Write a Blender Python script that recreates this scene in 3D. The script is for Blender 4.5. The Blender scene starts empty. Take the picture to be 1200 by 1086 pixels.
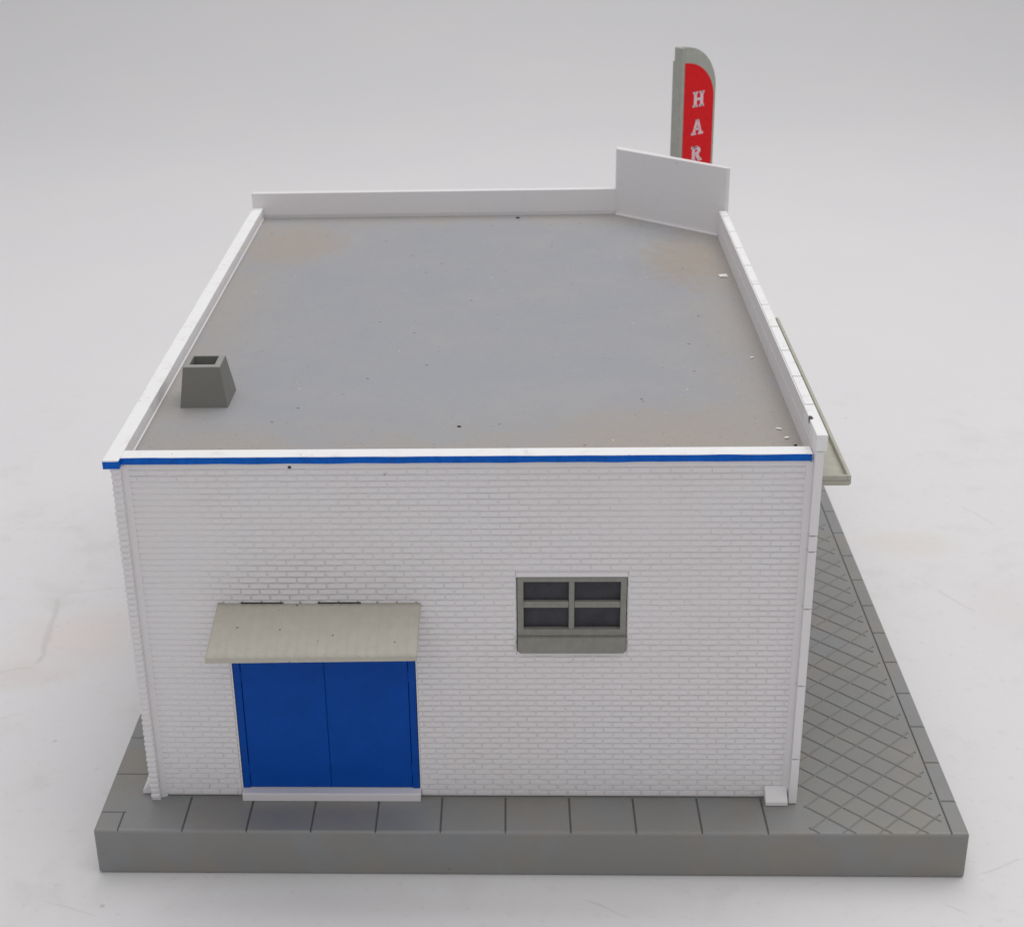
import bpy, bmesh, math, random
from mathutils import Vector, Matrix, noise
random.seed(7)
scn = bpy.context.scene
COL = scn.collection
CM = 0.01                       # all sizes below are in centimetres; the model is about 20 cm wide
TZ = -1.224                     # table surface (z = 0 is the pavement of the model)

# ------------------------------------------------------------------ camera
cam = bpy.data.cameras.new('camera'); co = bpy.data.objects.new('camera', cam); COL.objects.link(co)
a, b, c = math.radians(24.062), math.radians(-2.717), math.radians(-1.448)
F = Vector((math.sin(b)*math.cos(a), math.cos(b)*math.cos(a), -math.sin(a)))
R = Vector((math.cos(b), -math.sin(b), 0)); U = R.cross(F)
R2 = R*math.cos(c) + U*math.sin(c); U2 = U*math.cos(c) - R*math.sin(c)
m = Matrix((R2, U2, -F)).transposed().to_4x4()
m.translation = Vector((10.036, -28.83, 22.351))*CM
co.matrix_world = m
cam.sensor_fit = 'HORIZONTAL'; cam.sensor_width = 36
cam.lens = 1818.588/1200*36
cam.shift_x = (600-537.053)/1200; cam.shift_y = -(543-531.765)/1200
cam.clip_start = 0.01; cam.clip_end = 50
cam.dof.use_dof = True; cam.dof.focus_distance = 0.37; cam.dof.aperture_fstop = 45
scn.camera = co

# ------------------------------------------------------------------ light
w = bpy.data.worlds.new('World'); scn.world = w; w.use_nodes = True
bg = w.node_tree.nodes['Background']; bg.inputs[0].default_value = (0.97, 0.965, 1.0, 1); bg.inputs[1].default_value = 0.47
def area(name, loc, target, sx, sy, power, col=(1, 1, 1)):
    l = bpy.data.lights.new(name, 'AREA'); l.shape = 'RECTANGLE'; l.size = sx*CM; l.size_y = sy*CM
    l.energy = power; l.color = col
    o = bpy.data.objects.new(name, l); COL.objects.link(o)
    o.location = Vector(loc)*CM
    o.rotation_euler = (Vector(target)-Vector(loc)).to_track_quat('-Z', 'Y').to_euler()
    return o
area('softbox_overhead', (24, 36, 95), (11, 14, 0), 120, 100, 7.4, (1, 0.985, 0.975))
area('front_fill', (4, -60, 62), (10, 5, 4), 60, 50, .85, (1, 0.985, 0.975))  # unseen fill lamp added to brighten the front faces
scn.view_settings.view_transform = 'Standard'; scn.view_settings.look = 'None'
scn.view_settings.exposure = 0; scn.view_settings.gamma = 1
scn.view_settings.use_curve_mapping = False
scn.render.engine = 'CYCLES'
scn.render.resolution_x = 1024; scn.render.resolution_y = 926

# ------------------------------------------------------------------ material helpers
class NT:
    def __init__(s, name):
        s.m = bpy.data.materials.new(name); s.m.use_nodes = True
        s.t = s.m.node_tree; s.n = s.t.nodes; s.bsdf = s.n['Principled BSDF']
        g = s.n.new('ShaderNodeNewGeometry'); v = s.n.new('ShaderNodeVectorMath'); v.operation = 'SCALE'
        v.inputs['Scale'].default_value = 100; s.t.links.new(g.outputs['Position'], v.inputs[0]); s.P = v.outputs[0]
    def link(s, a, b): s.t.links.new(a, b)
    def put(s, sock, v):
        if hasattr(v, 'links'): s.link(v, sock)
        else: sock.default_value = v
    def math(s, op, a, b=0.0, clamp=False):
        n = s.n.new('ShaderNodeMath'); n.operation = op; n.use_clamp = clamp
        s.put(n.inputs[0], a); s.put(n.inputs[1], b); return n.outputs[0]
    def noise(s, scale, detail=4, rough=0.55, vec=None, stretch=None, off=0):
        n = s.n.new('ShaderNodeTexNoise'); n.inputs['Scale'].default_value = scale
        n.inputs['Detail'].default_value = detail; n.inputs['Roughness'].default_value = rough
        src = vec or s.P
        mp = s.n.new('ShaderNodeMapping'); mp.inputs['Location'].default_value = (off, off*1.7, off*.6)
        if stretch: mp.inputs['Scale'].default_value = stretch
        s.link(src, mp.inputs[0]); s.link(mp.outputs[0], n.inputs['Vector']); return n.outputs[0]
    def ramp(s, v, lo, hi, a=0.0, b=1.0):
        n = s.n.new('ShaderNodeMapRange'); n.interpolation_type = 'SMOOTHSTEP'
        s.put(n.inputs[0], v); n.inputs[1].default_value = lo; n.inputs[2].default_value = hi
        n.inputs[3].default_value = a; n.inputs[4].default_value = b; return n.outputs[0]
    def blob(s, c, r, soft=0.0, warp=None):
        "1 inside an ellipse (cm), 0 outside"
        v = s.n.new('ShaderNodeVectorMath'); v.operation = 'SUBTRACT'; s.link(s.P, v.inputs[0]); v.inputs[1].default_value = c
        q = s.n.new('ShaderNodeVectorMath'); q.operation = 'MULTIPLY'; s.link(v.outputs[0], q.inputs[0])
        q.inputs[1].default_value = tuple(1/x if x else 0 for x in r)
        l = s.n.new('ShaderNodeVectorMath'); l.operation = 'LENGTH'; s.link(q.outputs[0], l.inputs[0])
        d = l.outputs['Value']
        if warp: d = s.math('ADD', d, s.math('MULTIPLY', s.math('SUBTRACT', warp, .5), 1.6))
        return s.ramp(d, soft, 1.0, 1.0, 0.0)
    def axis(s, i):
        n = s.n.new('ShaderNodeSeparateXYZ'); s.link(s.P, n.inputs[0]); return n.outputs[i]
    def seg(s, p, q, wd):
        "1 on the line from p to q in the table plane"
        L = math.hypot(q[0]-p[0], q[1]-p[1]); ux, uy = (q[0]-p[0])/L, (q[1]-p[1])/L
        x = s.math('SUBTRACT', s.axis(0), p[0]); y = s.math('SUBTRACT', s.axis(1), p[1])
        wob = s.math('MULTIPLY', s.math('SUBTRACT', s.noise(.9, 3), .5), wd*4)
        t = s.math('ADD', s.math('MULTIPLY', x, ux), s.math('MULTIPLY', y, uy))
        n = s.math('ABSOLUTE', s.math('ADD', s.math('ADD', s.math('MULTIPLY', x, -uy), s.math('MULTIPLY', y, ux)), wob))
        m1 = s.ramp(n, 0, wd, 1, 0)
        m2 = s.math('MULTIPLY', s.ramp(t, 0, .3), s.ramp(t, L-.3, L, 1, 0))
        return s.math('MULTIPLY', m1, m2)
    def mix(s, f, a, b):
        n = s.n.new('ShaderNodeMix'); n.data_type = 'RGBA'
        s.put(n.inputs[0], f)
        for sock, v in ((n.inputs[6], a), (n.inputs[7], b)):
            if hasattr(v, 'links'): s.link(v, sock)
            else: sock.default_value = tuple(v)+(1,) if len(v) == 3 else v
        return n.outputs[2]
    def specks(s, scale, size, off=0.0, density=0.5):
        n = s.n.new('ShaderNodeTexVoronoi'); n.inputs['Scale'].default_value = scale
        mp = s.n.new('ShaderNodeMapping'); mp.inputs['Location'].default_value = (off, off, 0); s.link(s.P, mp.inputs[0])
        s.link(mp.outputs[0], n.inputs['Vector'])
        d = s.ramp(n.outputs['Distance'], size*.5, size, 1, 0)
        sep = s.n.new('ShaderNodeSeparateColor'); s.link(n.outputs['Color'], sep.inputs[0])
        return s.math('MULTIPLY', d, s.math('LESS_THAN', sep.outputs[0], density))
    def bump(s, h, dist, strength=1.0):
        n = s.n.new('ShaderNodeBump'); n.inputs['Distance'].default_value = dist*CM; n.inputs['Strength'].default_value = strength
        s.link(h, n.inputs['Height']); s.link(n.outputs[0], s.bsdf.inputs['Normal'])
    def done(s, col, rough, spec=0.5):
        if hasattr(col, 'links'): s.link(col, s.bsdf.inputs['Base Color'])
        else: s.bsdf.inputs['Base Color'].default_value = tuple(col)+(1,)
        s.put(s.bsdf.inputs['Roughness'], rough); s.bsdf.inputs['Specular IOR Level'].default_value = spec
        return s.m

# white styrene: walls
def white_plastic(name, base, dirt=.16):
    t = NT(name)
    n1 = t.noise(.35, 5, .6); n2 = t.noise(3.5, 4, .6, off=5)
    c = t.mix(t.math('MULTIPLY', t.ramp(n1, .45, .75), dirt), base, (base[0]*.93, base[1]*.87, base[2]*.78))
    c = t.mix(t.math('MULTIPLY', t.ramp(n2, .55, .8), .10), c, (.5, .47, .45))
    c = t.mix(t.math('MULTIPLY', t.specks(2.3, .10, 3, .06), .55), c, (.16, .13, .11))
    c = t.mix(t.blob((4.97, 1.3, 8.58), (.05, .3, .05), .6), c, (.02, .015, .012))
    t.bump(t.noise(9, 4, .6), .012, .6)
    return t.done(c, t.ramp(n2, .3, .7, .42, .58), .4)
MW = white_plastic('white_styrene', (.745, .725, .735))
# white coping caps: dusty, scuffed
def coping_mat():
    t = NT('dusty_white_coping')
    n = t.noise(2.2, 6, .7); k = t.specks(5, .16, 1, .25)
    c = t.mix(t.math('MULTIPLY', t.ramp(n, .50, .72), .38), (.80, .80, .80), (.58, .51, .45))
    c = t.mix(t.math('MULTIPLY', k, .5), c, (.3, .24, .19))
    c = t.mix(t.blob((16.13, 2.02, 9.36), (.06, .13, .2), .7), c, (.06, .05, .05))
    t.bump(n, .02, .6)
    return t.done(c, .55, .35)
MC = coping_mat()
# grey plastic of the base
def grey_plastic(name, base, patchy=.4, rough=.5, top_light=.12):
    t = NT(name)
    n1 = t.noise(.5, 5, .6, off=2); n2 = t.noise(6, 5, .65)
    c = t.mix(t.math('MULTIPLY', t.ramp(n1, .42, .68), patchy), base, (base[0]*1.20, base[1]*1.06, base[2]*.90))
    c = t.mix(t.math('MULTIPLY', t.ramp(t.noise(.45, 4, .6, off=21), .50, .62), patchy*.8), c, (base[0]*1.02, base[1]*1.12, base[2]*1.26))  # patchy brown and blue sheen painted into the colour
    c = t.mix(t.math('MULTIPLY', t.ramp(n2, .58, .8), .25), c, (base[0]*1.5, base[1]*1.5, base[2]*1.5))
    c = t.mix(t.math('MULTIPLY', t.specks(2.2, .09, 0, .10), .6), c, (.04, .035, .03))
    sep = t.n.new('ShaderNodeSeparateXYZ'); g = t.n.new('ShaderNodeNewGeometry'); t.link(g.outputs['Normal'], sep.inputs[0])
    c = t.mix(t.math('MULTIPLY', t.ramp(sep.outputs[2], .7, .95), top_light), c, (.33, .325, .31))  # upward faces mixed lighter: painted light, strongest on the chimney top
    t.bump(t.noise(14, 3, .6), .01, .5)
    return t.done(c, t.ramp(n1, .35, .65, rough-.06, rough+.1), .45)
MB = grey_plastic('grey_base_plastic', (.226, .225, .216), .45, .38)
MCH = grey_plastic('grey_chimney_plastic', (.185, .185, .174), .2, .6, .6)
# roof: grey paint with brown dust in corners and along edges
def roof_mat():
    t = NT('dusty_grey_roof')
    n1 = t.noise(.45, 6, .62, off=3); n2 = t.noise(2.6, 6, .7); n3 = t.noise(7, 4, .6)
    base = t.mix(t.ramp(n1, .35, .7), (.290, .298, .322), (.312, .316, .328))
    edge = t.ramp(t.axis(1), 1.6, 5.2, 1, 0)
    right = t.math('MULTIPLY', t.ramp(t.axis(0), 13.2, 16.1), .75)
    left = t.math('MULTIPLY', t.ramp(t.axis(0), 1.3, 4.0, 1, 0), .7)
    back = t.math('MULTIPLY', t.ramp(t.axis(1), 19.2, 21.5), .75)
    m = t.math('MAXIMUM', edge, t.math('MAXIMUM', right, t.math('MAXIMUM', left, back)))
    m = t.math('MULTIPLY', m, t.ramp(n1, .30, .52))
    c = t.mix(t.math('MULTIPLY', m, .68), base, (.325, .285, .238))
    p1 = t.blob((2.9, 18.4, 8.5), (2.2, 3.0, 9), .25, n2)
    c = t.mix(t.math('MULTIPLY', p1, .75), c, (.335, .288, .24))
    p2 = t.blob((14.9, 16.2, 8.5), (2.0, 3.6, 9), .15, n2)
    c = t.mix(t.math('MULTIPLY', p2, .8), c, (.305, .265, .218))
    p3 = t.blob((13.4, 3.4, 8.5), (4.2, 2.4, 9), .2, n2)
    c = t.mix(t.math('MULTIPLY', p3, .5), c, (.335, .29, .245))
    c = t.mix(t.math('MULTIPLY', t.specks(2.1, .11, 2, .16), .75), c, (.10, .085, .075))
    c = t.mix(t.math('MULTIPLY', t.specks(5.5, .20, 6, .10), .45), c, (.15, .12, .10))
    c = t.mix(t.math('MULTIPLY', t.specks(3.1, .10, 9, .06), .6), c, (.75, .73, .7))
    fine = t.math('MULTIPLY', t.ramp(t.noise(11, 3, .7, off=8), .56, .72), t.math('ADD', t.math('MULTIPLY', m, .40), .03))
    c = t.mix(fine, c, (.17, .135, .11))
    t.bump(n3, .012, .6)
    r = t.math('ADD', t.math('MULTIPLY', m, .15), t.ramp(n2, .3, .7, .40, .5))
    return t.done(c, r, .5)
MR = roof_mat()
def simple(name, base, rough, spec=.5, var=.12, scale=4, sp=0.0, bmp=.01):
    t = NT(name); n = t.noise(scale, 5, .6)
    c = t.mix(t.ramp(n, .3, .75), tuple(x*(1-var) for x in base), tuple(min(1, x*(1+var)) for x in base))
    if sp: c = t.mix(t.math('MULTIPLY', t.specks(3.4, .12, 4, sp), .75), c, (.05, .04, .03))
    t.bump(t.noise(scale*4, 3), bmp, .6)
    return t.done(c, rough, spec)
MBLUE = simple('blue_painted_band', (.0005, .105, .50), .5, .15, .14, 8)
MDOOR = simple('blue_door_plastic', (.0005, .064, .36), .5, .15, .07, 2)
MAWN = simple('khaki_corrugated_plastic', (.475, .455, .39), .6, .3, .035, 4, .45)
MCAN = simple('khaki_canopy_plastic', (.41, .40, .335), .5, .4, .07, 3)
MWIN = simple('grey_window_plastic', (.245, .243, .215), .5, .4, .08, 6)
MPANE = simple('dark_pane', (.042, .042, .050), .5, .3, .2, 3)
MFLAG = simple('grey_green_banner_plastic', (.38, .385, .345), .5, .4, .06, 5)
MRED = simple('red_banner_print', (.70, .010, .014), .5, .15, .06, 5)
MLET = simple('pale_lettering', (.74, .56, .60), .5, .3, .05, 6)
MCHIP = simple('white_chip_plastic', (.85, .83, .80), .5, .4, .05, 20)
MDARK = simple('crumb_and_gap_shade', (.035, .03, .028), .7, .3, .3, 20)  # crumbs, and the painted shade strips behind the awning
def table_mat():
    t = NT('white_backdrop_sheet')
    n1 = t.noise(.06, 6, .62); n2 = t.noise(.5, 6, .65, off=4); n3 = t.noise(4, 4, .6)
    c = t.mix(t.ramp(n1, .35, .7), (.692, .687, .692), (.708, .70, .70))
    def tint(c, cen, r, col, k):
        return t.mix(t.math('MULTIPLY', t.blob(cen+(TZ,), r+(0,), .1, n2), k), c, col)
    c = tint(c, (-3.2, 10.6), (2.6, 2.6), (.70, .60, .55), .38)
    c = tint(c, (-5.0, 8.6), (2.4, 1.0), (.62, .55, .50), .35)
    c = tint(c, (22.6, 16.5), (2.2, 1.4), (.66, .62, .56), .45)
    c = tint(c, (24.5, 12.5), (2.2, 3.2), (.66, .61, .60), .35)
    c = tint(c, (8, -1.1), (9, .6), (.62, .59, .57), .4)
    for p, q, wd, k in (((-4.55, 13.2), (-4.05, 9.1), .16, .42), ((-4.6, 13.35), (-2.5, 13.8), .06, .25), ((-5.3, 8.7), (-4.05, 9.1), .12, .25),
                        ((20.3, .08), (21.6, .75), .05, .4), ((19.2, -.8), (19.9, -1.3), .05, .35), ((-1.2, -.9), (.4, -1.5), .04, .3), ((-4.6, 6.3), (-3.7, 6.75), .05, .25),
                        ((22.6, 13.6), (23.5, 12.0), .07, .35), ((24.8, 19.4), (25.6, 17.8), .08, .3), ((22.0, 14.6), (22.9, 12.9), .05, .2), ((11.2, -.75), (12.4, -1.5), .05, .35)):
        c = t.mix(t.math('MULTIPLY', t.seg(p, q, wd), k*.8), c, (.45, .42, .41))
    near = t.ramp(t.axis(1), 18, 40, 1, 0)
    c = t.mix(t.math('MULTIPLY', t.math('MULTIPLY', t.ramp(n2, .52, .72), near), .34), c, (.58, .55, .53))
    c = t.mix(t.math('MULTIPLY', t.math('MULTIPLY', t.ramp(n3, .58, .75), near), .22), c, (.45, .42, .40))
    c = t.mix(t.math('MULTIPLY', t.specks(.6, .05, 3, .35), .4), c, (.35, .33, .33))
    t.bump(t.noise(1.4, 5, .65), .022, .5)
    return t.done(c, .55, .3)
MT = table_mat()

# ------------------------------------------------------------------ mesh helpers
def box(bm, x0, x1, y0, y1, z0, z1, bev=.012, seg=1):
    vs = [bm.verts.new((x, y, z)) for x in (x0, x1) for y in (y0, y1) for z in (z0, z1)]
    fs = [bm.faces.new([vs[i] for i in q]) for q in ((0, 1, 3, 2), (4, 6, 7, 5), (0, 4, 5, 1), (2, 3, 7, 6), (0, 2, 6, 4), (1, 5, 7, 3))]
    if bev:
        es = list({e for f in fs for e in f.edges})
        bmesh.ops.bevel(bm, geom=es, offset=bev, segments=seg, affect='EDGES', profile=.5)
def prism(bm, pts, axis, lo, hi, bev=.01):
    "extrude a polygon; axis = direction of extrusion (0 x, 1 y, 2 z); pts are the two other coordinates in order"
    def P(p, t):
        return {0: (t, p[0], p[1]), 1: (p[0], t, p[1]), 2: (p[0], p[1], t)}[axis]
    A = [bm.verts.new(P(p, lo)) for p in pts]; B = [bm.verts.new(P(p, hi)) for p in pts]
    n = len(pts); fs = [bm.faces.new(A), bm.faces.new(B[::-1])]
    for i in range(n): fs.append(bm.faces.new((A[i], B[i], B[(i+1) % n], A[(i+1) % n])))
    if bev: bmesh.ops.bevel(bm, geom=list({e for f in fs for e in f.edges}), offset=bev, segments=1, affect='EDGES')
    bmesh.ops.recalc_face_normals(bm, faces=bm.faces[:])
def new(): return bmesh.new()
def empty(name, loc, label, cat):
    o = bpy.data.objects.new(name, None); COL.objects.link(o); o.location = Vector(loc)*CM
    o.empty_display_size = .02; o['label'] = label; o['category'] = cat; o['_cm'] = loc
    return o
def obj(name, bm, mat, parent=None, origin=None, recalc=True, label=None):
    if recalc: bmesh.ops.recalc_face_normals(bm, faces=bm.faces[:])
    off = Vector(origin) if origin else Vector((0, 0, 0))
    r = parent
    while r is not None and r.parent is not None: r = r.parent
    if r is not None: off = ROOTS[r.name]
    for v in bm.verts: v.co = (v.co-off)*CM
    me = bpy.data.meshes.new(name); bm.to_mesh(me); bm.free(); me.materials.append(mat)
    o = bpy.data.objects.new(name, me); COL.objects.link(o)
    if parent is not None: o.parent = parent
    elif origin: o.location = off*CM
    if label: o['label'] = label
    return o
ROOTS = {}
def thing(name, loc, label, cat):
    o = bpy.data.objects.new(name, None); COL.objects.link(o); o.location = Vector(loc)*CM
    o.empty_display_size = .02; o['label'] = label; o['category'] = cat
    ROOTS[o.name] = Vector(loc); return o

# ------------------------------------------------------------------ the sheet it stands on
bm = new()
prof = [(-70, TZ), (80, TZ)]
for i in range(1, 17):
    t = math.radians(90*i/16); prof.append((80+110*math.sin(t), TZ+110*(1-math.cos(t))))
prof.append((190, 190))
rows = [[bm.verts.new((x, y, z)) for x in (-120, 140)] for y, z in prof]
for p, q in zip(rows, rows[1:]): bm.faces.new((p[0], p[1], q[1], q[0]))
for f in bm.faces: f.smooth = True
bd = obj('backdrop', bm, MT); bd['kind'] = 'structure'

# ------------------------------------------------------------------ the model building
H = thing('model_building', (10, 12, TZ), 'white brick model building with flat grey roof and blue door on a grey pavement base', 'model building')

# base slab with its joints cut in
def cut(o, cutters):
    for bm in cutters:
        bmesh.ops.recalc_face_normals(bm, faces=bm.faces[:])
        for v in bm.verts: v.co = (v.co-ROOTS[H.name])*CM
        me = bpy.data.meshes.new('cut'); bm.to_mesh(me); bm.free()
        k = bpy.data.objects.new('cut', me); COL.objects.link(k); k.parent = o.parent
        md = o.modifiers.new('b', 'BOOLEAN'); md.operation = 'DIFFERENCE'; md.object = k; md.solver = 'EXACT'
        bpy.context.view_layer.update()
        res = bpy.data.meshes.new_from_object(o.evaluated_get(bpy.context.evaluated_depsgraph_get()))
        o.modifiers.clear(); o.data = res; bpy.data.objects.remove(k); bpy.data.meshes.remove(me)
bm = new(); box(bm, 0, 20, 0, 24.6, TZ, 0, .07, 3)
base = obj('base_slab', bm, MB, H)
def groove(bm, p, q, wd=.045, dp=.04):
    d = Vector((q[0]-p[0], q[1]-p[1])); L = d.length; d /= L; n = Vector((-d.y, d.x))
    v = []
    for e in (p, q):
        for s, z in ((-1, .03), (1, .03), (0, -dp)):
            k = wd/2*(1+.03/dp) if z > 0 else 0
            v.append(bm.verts.new((e[0]+n.x*s*k, e[1]+n.y*s*k, z)))
    bm.faces.new((v[0], v[1], v[2])); bm.faces.new((v[3], v[5], v[4]))
    for i, j in ((0, 1), (1, 2), (2, 0)): bm.faces.new((v[i], v[i+3], v[j+3], v[j]))
def clip(p, q, x0, x1, y0, y1):
    t0, t1 = 0., 1.; dx, dy = q[0]-p[0], q[1]-p[1]
    for d, lo, hi, s in ((dx, x0, x1, p[0]), (dy, y0, y1, p[1])):
        if abs(d) < 1e-9: continue
        u, v = (lo-s)/d, (hi-s)/d
        t0 = max(t0, min(u, v)); t1 = min(t1, max(u, v))
    return None if t1-t0 < .02 else ((p[0]+dx*t0, p[1]+dy*t0), (p[0]+dx*t1, p[1]+dy*t1))
# diamonds, falling direction (x + y constant), in dashes between the crossings
bm = new(); sp = .8175
ks = [16.31+.8225*k for k in range(-30, 20)]
for k in range(-2, 36):
    s = 16.665+.8145*k
    for d0, d1 in zip(ks, ks[1:]):
        g = random.uniform(.02, .075)
        p = ((s+d0+g)/2, (s-d0-g)/2); q = ((s+d1+random.uniform(-.02, .04))/2, (s-d1)/2)
        r = clip(p, q, 16.40+random.uniform(0, .08), 19.44+random.uniform(-.06, .06), .02, 24.3)
        if r: groove(bm, *r, wd=.062, dp=.036)
A = bm
bm = new()
for d0 in ks:
    p = ((16.0+d0-2)/2+.0, 0); p = (d0-5, -5); q = (d0+30, 30)
    r = clip(p, q, 16.40+random.uniform(0, .08), 19.50, .02, 24.3)
    if r: groove(bm, *r, wd=.062, dp=.024)
B = bm
bm = new()      # joints running front to back
for i in range(11):
    x = .569+1.4912*i
    if i == 0: groove(bm, (x, -.1), (x, .72), .05, .045)
    else: groove(bm, (x+.01, -.1), (x, 1.30), .055, .05)
groove(bm, (19.60, -.1), (19.65, 24.7), .045, .045)
C_ = bm
bm = new()      # joints running left to right
groove(bm, (-.1, .692), (.62, .692), .05, .045)
for y in (2.187, 3.72, 5.24, 6.75, 8.27, 9.8, 11.3, 12.8, 14.3, 15.8, 17.3, 18.8, 20.3, 21.8, 23.3): groove(bm, (-.1, y), (1.2, y), .05, .045)
for i in range(16): groove(bm, (19.64, 1.223+1.524*i), (20.1, 1.223+1.524*i), .065, .055)
D_ = bm
cut(base, [A, B, C_, D_])

# ---- walls
D = 1.306; RL = .044
BW, BH = .4332, .1461
DOOR = (3.30, 7.51, 0.0, 4.12); WIN = (9.815, 12.272, 3.97, 5.895)
bm = new()
ym = D+RL; yb = 1.56
def slab(x0, x1, z0, z1, y0=ym): box(bm, x0, x1, y0, yb, z0, z1, 0)
slab(1.335, 3.30, .022, 8.69); slab(3.30, 7.51, 4.12, 8.69)
slab(7.51, 9.815, .022, 8.69); slab(9.815, 12.272, .022, 3.97); slab(9.815, 12.272, 5.895, 8.69); slab(12.272, 16.10, .022, 8.69)
def brick(bm, x0, x1, z0, z1, relief, g, yf=ym):
    "one raised brick on the front wall: pillow with chamfered edges"
    y1 = yf; y0 = yf-relief; c = .016; gx = g*.65; cb = .010; ct = .024
    o = [(x0+gx, y1, z0+g), (x1-gx, y1, z0+g), (x1-gx, y1, z1-g*.6), (x0+gx, y1, z1-g*.6)]
    k = [(x0+gx+c, y0, z0+g+cb), (x1-gx-c, y0, z0+g+cb), (x1-gx-c, y0+.004, z1-g*.6-ct), (x0+gx+c, y0+.004, z1-g*.6-ct)]
    vo = [bm.verts.new(p) for p in o]; vk = [bm.verts.new(p) for p in k]
    bm.faces.new(vk)
    for i in range(4): bm.faces.new((vo[i], vo[(i+1) % 4], vk[(i+1) % 4], vk[i]))
def spans(z0, z1):
    out = [(1.42, 16.0)]
    for (a0, a1, c0, c1) in ((DOOR[0]-.02, DOOR[1]+.02, -1, 4.12), (WIN[0], WIN[1], 3.97, 6.0)):
        if z1 > c0+.03 and z0 < c1-.03:
            nxt = []
            for s, e in out:
                if a1 <= s or a0 >= e: nxt.append((s, e))
                else:
                    if a0 > s: nxt.append((s, a0))
                    if a1 < e: nxt.append((a1, e))
            out = nxt
    return out
NROW = 58
for r in range(NROW+1):
    z1 = 8.682-BH*r if r else 8.682
    z0 = z1-BH
    if z0 < -.02: continue
    z0 = max(z0, .015)
    off = 7.05 + (BW/2 if r % 2 == 0 else 0) + random.uniform(-.012, .012) + r*.004
    k0 = math.floor((1.4-off)/BW)
    for s_, e_ in spans(z0, z1):        # shallow bed of the course: upright joints are shallower than the bed joints
        brick(bm, s_, e_, z0, z1, RL*(.42 if r else .8), .012)
    for k in range(k0, k0+36):
        bx0 = off+k*BW+random.uniform(-.006, .006); bx1 = off+(k+1)*BW+random.uniform(-.006, .006)
        for s, e in spans(z0, z1):
            x0, x1 = max(bx0, s), min(bx1, e)
            if x1-x0 < .07: continue
            zc = (z0+z1)/2; xc = (x0+x1)/2
            n = noise.fractal(Vector((xc*.35, zc*.55, 3.1)), 1., 2., 3)*.5+.5
            patchy = min(1, max(.0, (xc-1.2)/2.6))*.6+.4
            low = min(1, max(0, (4.6-zc)/4.0))*.45
            rel = RL*max(.60, min(1.1, (.62+n*.5)*patchy+low*1.2))
            near = max(0, 1-math.hypot((xc-5.6)/3.4, (zc-5.3)/1.9))
            rel = rel*.92+RL*.45*min(1, near*1.3)*(1 if zc > 5.2 else .3)
            if r < 3: rel = RL*.85
            zz = random.uniform(-.005, .005)
            brick(bm, x0, x1, z0+zz, z1+zz, rel, .011 + random.uniform(0, .006))
# shallow fillet strips at both ends, border round the window
prism(bm, [(1.335, 1.262), (1.40, 1.285), (1.48, 1.322), (1.47, 1.40), (1.335, 1.40)], 2, 0, 8.66, 0)
prism(bm, [(16.10, 1.245), (16.10, 1.40), (15.97, 1.40), (15.97, 1.325), (16.05, 1.28)], 2, 0, 8.66, 0)
box(bm, WIN[0], WIN[1], D+.006, ym+.05, 5.895, 6.0, 0)
obj('front_wall', bm, MW, H, recalc=False)

bm = new()      # left wall, brick on its outer face and its end
box(bm, 1.141, 1.335, 1.16, 21.55, 0, 8.69, 0)
for r in range(NROW+1):
    z1 = 8.66-BH*r; z0 = z1-BH
    if z0 < -.03: continue
    z0 = max(z0, .0)
    ln = .42 if r % 2 else .21
    j = random.uniform(-.006, .006)
    box(bm, 1.118+j, 1.338, 1.126+random.uniform(-.006, .006), 1.126+ln, z0+.013, z1-.012, .03)
    y = 1.126+ln
    while y < 21.45:
        y1 = min(y+BW, 21.5); gg = .012; c = .026; x1 = 1.141; x0 = 1.118+j
        o = [(x1, y+gg, z0+gg), (x1, y1-gg, z0+gg), (x1, y1-gg, z1-gg), (x1, y+gg, z1-gg)]
        k = [(x0, y+gg+c, z0+gg+c), (x0, y1-gg-c, z0+gg+c), (x0, y1-gg-c, z1-gg-c), (x0, y+gg+c, z1-gg-c)]
        vo = [bm.verts.new(p) for p in o]; vk = [bm.verts.new(p) for p in k]; bm.faces.new(vk[::-1])
        for i in range(4): bm.faces.new((vo[i], vk[i], vk[(i+1) % 4], vo[(i+1) % 4]))
        y += BW
prism(bm, [(1.335, 8.50), (1.335, 8.545), (1.362, 8.535), (1.362, 8.50)], 1, 1.6, 21.45, 0)     # little ledge at the roof
obj('left_wall', bm, MW, H, recalc=False)

bm = new()      # right wall of smooth stone panels
box(bm, 16.125, 16.255, 1.16, 18.66, 0, 8.985, 0)
SHOP = [(3.0, 6.2), (7.0, 10.2)]
zs = [0, 1.241, 3.212, 5.191, 6.605, 6.989, 8.98]
ys = [1.085]+[1.079+1.697*i for i in range(1, 11)]+[18.66]
for z0, z1 in zip(zs, zs[1:]):
    for y0, y1 in zip(ys, ys[1:]):
        yy0 = y0 + (.014 if y0 > 1.1 else 0)
        box(bm, 16.10, 16.287, yy0, y1-.014, z0+.017, z1-.017, .012)
box(bm, 16.10, 16.130, 2.78, 18.66, 8.985, 9.345, .006)
obj('right_wall', bm, MW, H)
bm = new()
for y0, y1 in zip(ys, ys[1:]): box(bm, 16.132 if y0 > 1.1 else 16.10, 16.338, y0+(.024 if y0 > 1.1 else -.01), y1-.024, 8.995, 9.36, .014, 2)
box(bm, 16.118, 16.31, 1.10, 18.6, 8.97, 9.20, 0)
obj('right_parapet', bm, MC, H)
bm = new()      # back wall
box(bm, 1.20, 13.10, 21.56, 21.75, 0, 8.6, 0); box(bm, .983, 13.10, 21.517, 21.75, 8.6, 9.36, .012)
box(bm, 1.34, 13.05, 21.53, 21.56, 8.30, 8.6, 0)
obj('back_wall', bm, MW, H)
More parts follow.
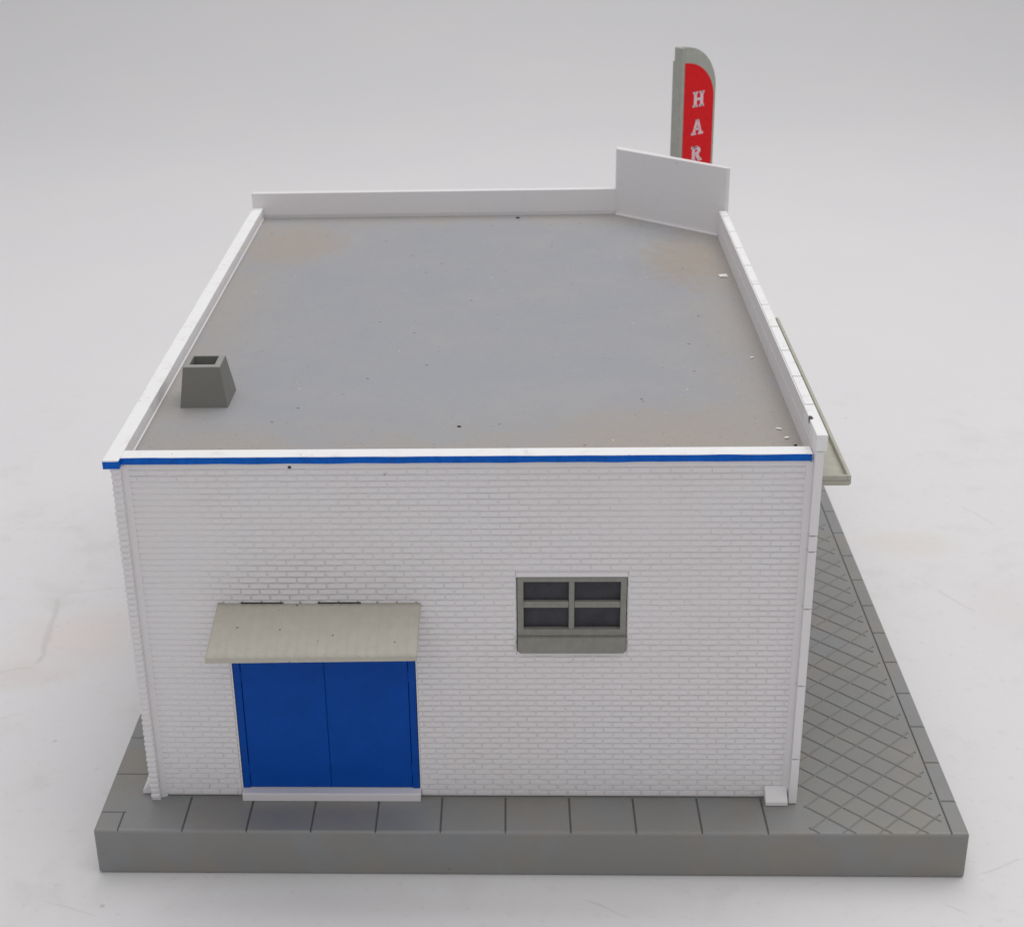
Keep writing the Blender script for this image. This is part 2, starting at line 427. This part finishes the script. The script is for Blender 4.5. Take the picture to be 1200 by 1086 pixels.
bm = new()      # cut-off corner, rising above the rest
prism(bm, [(13.06, 21.50), (16.296, 18.69), (16.395, 18.705), (16.395, 18.80), (13.22, 21.76), (13.06, 21.76)], 2, 0, 10.69, .012)
d = Vector((16.296-13.06, 18.69-21.50)).normalized(); n = Vector((d.y, -d.x))
if n.y > 0: n = -n
p0 = Vector((13.08, 21.48)); p1 = Vector((16.12, 18.84))
prism(bm, [tuple(p0), tuple(p1), tuple(p1+n*.06), tuple(p0+n*.06)], 2, 8.50, 8.555, .008)
obj('corner_wall', bm, MW, H)

# copings with the blue band
bm = new(); box(bm, .985, 1.340, 1.078, 21.51, 8.650, 8.872, .02, 2)
for k in range(1, 120):
    bmesh.ops.bisect_plane(bm, geom=bm.verts[:]+bm.edges[:]+bm.faces[:], plane_co=(0, 1.08+20.4*k/120, 0), plane_no=(0, 1, 0))
for v in bm.verts:
    if 1.2 < v.co.y < 21.4:
        w_ = noise.noise(Vector((v.co.x*3, v.co.y*1.1, v.co.z*3)))+.6*noise.noise(Vector((v.co.x*5, v.co.y*5.0, 4)))
        if v.co.x < 1.2: v.co.x += w_*.018
        if v.co.z > 8.8: v.co.z += min(0, w_*.02)
lc = obj('left_coping', bm, MC, H)
bm = new(); box(bm, 1.342, 16.085, 1.226, 1.622, 8.692, 8.872, .015, 2)
fc = obj('front_coping', bm, MC, H)
# painted bands: thin skins, slightly ragged edges
def band(x0, x1, y, z0, z1, wob, parent, side=False):
    bm = new(); n = max(3, int((x1-x0)/.12)); top = []; bot = []
    for i in range(n+1):
        x = x0+(x1-x0)*i/n
        top.append(bm.verts.new((x, y, z1+noise.noise(Vector((x*1.3, 1, 0)))*wob)))
        bot.append(bm.verts.new((x, y, z0+noise.noise(Vector((x*1.3, 7, 0)))*wob*.7)))
    fs = [bm.faces.new((bot[i], bot[i+1], top[i+1], top[i])) for i in range(n)]
    r = bmesh.ops.extrude_face_region(bm, geom=fs)
    for v in [g for g in r['geom'] if isinstance(g, bmesh.types.BMVert)]: v.co.y += .012
    if side: box(bm, x1-.003, x1+.004, y, 1.216, z0, z1, 0)
    return obj('blue_band', bm, MBLUE, parent)
band(1.343, 16.07, 1.219, 8.708, 8.858, .014, fc)
band(.990, 1.342, 1.071, 8.672, 8.850, .03, lc, True)
# roof
bm = new()
prism(bm, [(1.33, 1.5), (16.12, 1.5), (16.12, 18.80), (13.07, 21.46), (12.9, 21.52), (9.5, 21.505), (1.33, 21.465)], 2, 8.38, 8.514, 0)
roof = obj('roof', bm, MR, H)
bm = new()      # chimney: tapered, hollow
bx = (1.875, 3.02, 4.87, 6.05); tx = (2.005, 2.885, 4.99, 5.78); hx = (2.135, 2.725, 5.17, 5.735); zb, zt, zh = 8.50, 9.50, 8.75
def ring(r, z): return [bm.verts.new(p) for p in ((r[0], r[2], z), (r[1], r[2], z), (r[1], r[3], z), (r[0], r[3], z))]
r0, r1, r2, r3 = ring(bx, zb), ring(tx, zt), ring(hx, zt), ring(hx, zh)
for p, q in ((r0, r1), (r1, r2), (r2, r3)):
    for i in range(4): bm.faces.new((p[i], p[(i+1) % 4], q[(i+1) % 4], q[i]))
bm.faces.new(r3); bm.faces.new(r0[::-1])
bmesh.ops.bevel(bm, geom=[e for e in bm.edges if e.verts[0].co.z > 9.4 or e.verts[1].co.z > 9.4], offset=.012, segments=1, affect='EDGES')
obj('chimney', bm, MCH, roof)

# ---- window
wf = None
bm = new()
X0, X1, Z0, Z1 = 9.835, 12.252, 4.392, 5.878
y0, y1 = 1.325, 1.50
for q in ((X0, 9.970, Z0, Z1), (12.123, X1, Z0, Z1), (9.970, 12.123, 5.766, Z1), (9.970, 12.123, Z0, 4.566)): box(bm, q[0], q[1], y0, y1, q[2], q[3], 0)
box(bm, 10.976, 11.100, y0+.008, y1, 4.56, 5.77, .012)
for q0, q1 in ((9.96, 10.974), (11.102, 12.13)): box(bm, q0, q1, y0+.016, y1, 5.098, 5.254, .012)
box(bm, 9.975, 12.118, y0-.012, y0+.05, 4.535, 4.562, .006)
win = obj('window', bm, MWIN, H)
bm = new()
for x0, x1 in ((9.96, 10.98), (11.10, 12.13)):
    for z0, z1 in ((4.56, 5.10), (5.25, 5.77)): box(bm, x0, x1, 1.435, 1.48, z0, z1, 0)
obj('pane', bm, MPANE, win)
bm = new()
prism(bm, [(9.832, 4.385), (9.832, 4.07), (9.85, 4.02), (9.90, 3.985), (12.19, 3.985), (12.238, 4.02), (12.256, 4.07), (12.256, 4.385)], 1, 1.262, 1.45, 0)
for v in bm.verts:
    if v.co.y < 1.3: v.co.y += (v.co.z-4.385)*.09
bmesh.ops.bevel(bm, geom=[e for e in bm.edges if e.verts[0].co.y < 1.3 and e.verts[1].co.y < 1.3], offset=.014, segments=2, affect='EDGES')
i = 0
for x in (10.33, 10.77, 11.2, 11.63, 12.05): box(bm, x-.02, x+.02, 1.27, 1.33, 3.965, 3.99, .004)
obj('sill', bm, MWIN, win)

# ---- door
bm = new(); box(bm, 3.33, 7.48, 1.50, 1.56, .2, 4.11, 0); door = obj('door', bm, MDOOR, H)
for x0, x1 in ((3.315, 3.475), (7.335, 7.495)):
    bm = new(); box(bm, x0, x1, 1.345, 1.54, .22, 4.10, .01); obj('door_jamb', bm, MDOOR, door)
for x0, x1 in ((3.485, 5.404), (5.410, 7.325)):
    bm = new(); box(bm, x0, x1, 1.362, 1.50, .235, 4.10, .012)
    xx = x0-.006 if x0 < 5 else x1+.006
    for z in (.75, 3.3): box(bm, xx-.012, xx+.012, 1.35, 1.40, z-.14, z+.14, .006)
    obj('door_leaf', bm, MDOOR, door)
bm = new(); box(bm, 3.305, 7.527, 1.12, 1.56, .0, .222, .02, 2); obj('door_step', bm, MW, H)

# ---- awning over the door: thin corrugated sheet
bm = new()
NX, NY = 22*8, 10
top, bot = [], []
for i in range(NX+1):
    u = i/NX; x = 3.128+(7.684-3.128)*u; tr, br = [], []
    for j in range(NY+1):
        v = j/NY; y = 1.345+(-.43-1.345)*v; zf = 4.855+.065*u
        z = 5.263+(zf-5.263)*v + .03*math.sin(math.pi*v)*.35
        amp = .008+.012*v**2+(.018 if v > .93 else 0)
        ph = u*21*math.pi+.6
        z += amp*(abs(math.sin(ph))**.7*1.4-.7)
        tr.append(bm.verts.new((x, y, z)))
        br.append(bm.verts.new((x, y, 5.263+(zf-5.263)*v-.10)))
    top.append(tr); bot.append(br)
for i in range(NX):
    for j in range(NY):
        f = bm.faces.new((top[i][j], top[i][j+1], top[i+1][j+1], top[i+1][j])); f.smooth = True
        bm.faces.new((bot[i][j], bot[i+1][j], bot[i+1][j+1], bot[i][j+1]))
    bm.faces.new((top[i][NY], bot[i][NY], bot[i+1][NY], top[i+1][NY])); bm.faces.new((top[i][0], top[i+1][0], bot[i+1][0], bot[i][0]))
for j in range(NY):
    bm.faces.new((top[0][j], bot[0][j], bot[0][j+1], top[0][j+1])); bm.faces.new((top[NX][j], top[NX][j+1], bot[NX][j+1], bot[NX][j]))
aw = obj('awning', bm, MAWN, H)
bm = new()      # dark strips standing for the shade in two gaps behind the awning
for x0, x1 in ((3.65, 4.62), (5.38, 6.35)): box(bm, x0, x1, 1.280, 1.300, 5.262, 5.280, 0)
obj('gap_shade', bm, MDARK, aw)

# ---- canopy on the street side
bm = new()
cx0, cx1, cy0, cy1 = 16.29, 16.99, 1.52, 11.82
box(bm, cx0, cx1, cy0, cy1, 7.99, 8.10, .0)
bmesh.ops.bevel(bm, geom=[e for e in bm.edges if all(v.co.z < 8 and v.co.x > 16.9 for v in e.verts)], offset=.03, segments=2, affect='EDGES')
box(bm, cx1-.075, cx1, cy0, cy1, 8.10, 8.222, .012)
box(bm, cx0, cx1-.075, cy0, cy0+.07, 8.10, 8.220, .012); box(bm, cx0, cx1-.075, cy1-.07, cy1, 8.10, 8.220, .012)
obj('canopy', bm, MCAN, H)
for y0, y1 in SHOP:     # shop windows below the canopy
    bm = new()
    for q0, q1, z0, z1 in ((y0, y0+.12, 1.3, 6.5), (y1-.12, y1, 1.3, 6.5), (y0+.12, y1-.12, 1.3, 1.42), (y0+.12, y1-.12, 6.38, 6.5), ((y0+y1)/2-.05, (y0+y1)/2+.05, 1.42, 6.38)):
        box(bm, 16.27, 16.34, q0, q1, z0, z1, .01)
    sw = obj('shop_window', bm, MWIN, H)
    bm = new(); box(bm, 16.25, 16.30, y0+.11, y1-.11, 1.41, 6.39, 0); obj('pane', bm, MPANE, sw)

# ---- corner clips at the foot of the walls
bm = new(); prism(bm, [(1.00, .004), (1.00, .115), (1.29, .365), (1.34, .365), (1.34, .004)], 0, 15.558, 16.072, .018)
obj('corner_clip', bm, MW, H)
bm = new(); prism(bm, [(.865, .004), (.865, .10), (1.10, .42), (1.14, .42), (1.14, .004)], 1, 1.39, 2.05, .018)
obj('corner_clip', bm, MW, H)

# ------------------------------------------------------------------ banner sign behind the corner
BX, BY, ANG = 15.085, 21.5, math.radians(38)
S = thing('banner_sign', (BX, BY, 0), 'red feather banner with white letters on a grey pole behind the cut-off corner', 'sign')
ux, uy = math.cos(ANG), math.sin(ANG)
def fl(bm):     # local (u, depth, z) -> world
    for v in bm.verts:
        u, dd, z = v.co; v.co = (BX+u*ux-dd*uy, BY+u*uy+dd*ux, z)
bm = new(); box(bm, 0, .20, .0, .36, .0, 13.86, .015); box(bm, -.012, .10, .02, .42, .0, 13.42, .015); fl(bm); obj('pole', bm, MFLAG, S)
def arc(u0, z0, u1, z1, n=18):  # quarter ellipse from (u0,z1 top) to (u1,z0)
    return [(u0+(u1-u0)*math.sin(math.pi/2*i/n), z0+(z1-z0)*math.cos(math.pi/2*i/n)) for i in range(n+1)]
bm = new()
pts = [(.06, 4.2)]+arc(.12, 12.45, 1.53, 13.875)+[(1.53, 4.7), (1.40, 4.2)]
prism(bm, pts, 1, -.01, .16, .0)
bmesh.ops.bevel(bm, geom=[e for e in bm.edges if abs(e.verts[0].co.y-e.verts[1].co.y) < .01], offset=.012, segments=1, affect='EDGES')
fl(bm); plate = obj('banner', bm, MFLAG, S)
bm = new()
pts = [(.125, 4.6)]+arc(.125, 12.15, 1.435, 13.37)+[(1.435, 4.9), (1.3, 4.6)]
prism(bm, pts, 1, -.018, 0.0, .0); fl(bm); obj('red_panel', bm, MRED, plate)
def quad(bm, pts): prism(bm, pts, 1, -.026, -.016, 0)
def R_(bm, x0, x1, z0, z1): quad(bm, [(x0, z0), (x1, z0), (x1, z1), (x0, z1)])
LW, LH = .52, .50
def letter(ch, cx, cz):
    bm = new()
    if ch == 'H':
        for s in (.05, .33): R_(bm, s+.005, s+.135, 0, LH); R_(bm, s-.04, s+.18, 0, .07); R_(bm, s-.04, s+.18, LH-.07, LH)
        R_(bm, .17, .35, .21, .29)
    if ch == 'A':
        quad(bm, [(.04, .05), (.15, .05), (.30, LH), (.19, LH)]); quad(bm, [(.34, .05), (.46, .05), (.31, LH), (.21, LH)])
        R_(bm, .15, .37, .15, .22); R_(bm, -.01, .20, 0, .07); R_(bm, .30, .52, 0, .07)
    if ch == 'R':
        R_(bm, .06, .19, 0, LH); R_(bm, .01, .22, 0, .07); R_(bm, .01, .30, LH-.075, LH)
        o = [(.16+.28*math.sin(math.radians(t))*1.0, .345+.155*math.cos(math.radians(t))) for t in range(0, 181, 15)]
        i_ = [(.16+.14*math.sin(math.radians(t)), .345+.06*math.cos(math.radians(t))) for t in range(0, 181, 15)]
        for k in range(12): quad(bm, [o[k], o[k+1], i_[k+1], i_[k]])
        quad(bm, [(.20, .22), (.35, .22), (.47, .03), (.32, .03)]); R_(bm, .32, .50, 0, .07)
    for v in bm.verts: v.co.x += cx-LW/2+(v.co.z-LH/2)*.0; v.co.z += cz-LH/2; 
    fl(bm); obj('lettering', bm, MLET, plate)
for ch, z in (('H', 12.17), ('A', 11.27), ('R', 10.39)): letter(ch, .76, z)

# ------------------------------------------------------------------ litter on the roof
def bit(name, x, y, sx, sy, sz, rot, mat, label, cat, group=None):
    bm = new(); box(bm, -sx/2, sx/2, -sy/2, sy/2, 0, sz, min(sx, sy, sz)*.25)
    for v in bm.verts:
        v.co += Vector((random.uniform(-.15, .15)*sx, random.uniform(-.15, .15)*sy, random.uniform(0, .15)*sz))
    bmesh.ops.rotate(bm, verts=bm.verts[:], matrix=Matrix.Rotation(rot, 3, 'Z'))
    for v in bm.verts: v.co *= CM
    me = bpy.data.meshes.new(name); bm.to_mesh(me); bm.free(); me.materials.append(mat)
    o = bpy.data.objects.new(name, me); COL.objects.link(o); o.location = Vector((x, y, 8.514))*CM
    o['label'] = label; o['category'] = cat
    if group: o['group'] = group
G1, G2 = 'white plastic chips lying on the roof', 'dark dirt crumbs lying on the roof'
bit('plastic_chip', 15.79, 14.6, .22, .17, .05, .1, MCHIP, 'white chip lying farthest back on the roof, near the raised corner wall', 'chip', G1)
bit('plastic_chip', 15.71, 3.36, .13, .05, .035, -.5, MCHIP, 'thin slanted white chip on the roof near the front right corner', 'chip', G1)
bit('plastic_chip', 15.80, 2.86, .09, .06, .035, .4, MCHIP, 'short white chip on the roof nearest the front right corner', 'chip', G1)
bit('plastic_chip', 15.72, 7.9, .10, .05, .03, .2, MCHIP, 'tiny white chip beside the right parapet halfway along the roof', 'chip', G1)
bit('dirt_crumb', 9.83, 21.15, .11, .08, .03, .1, MDARK, 'dark crumb on the roof at the foot of the back parapet', 'crumb', G2)
bit('dirt_crumb', 8.53, 3.63, .08, .035, .025, -.2, MDARK, 'black crumb on the roof just behind the middle of the front parapet', 'crumb', G2)
bit('dirt_crumb', 15.93, 2.45, .06, .05, .03, .3, MDARK, 'dark crumb on the roof in the front right corner', 'crumb', G2)
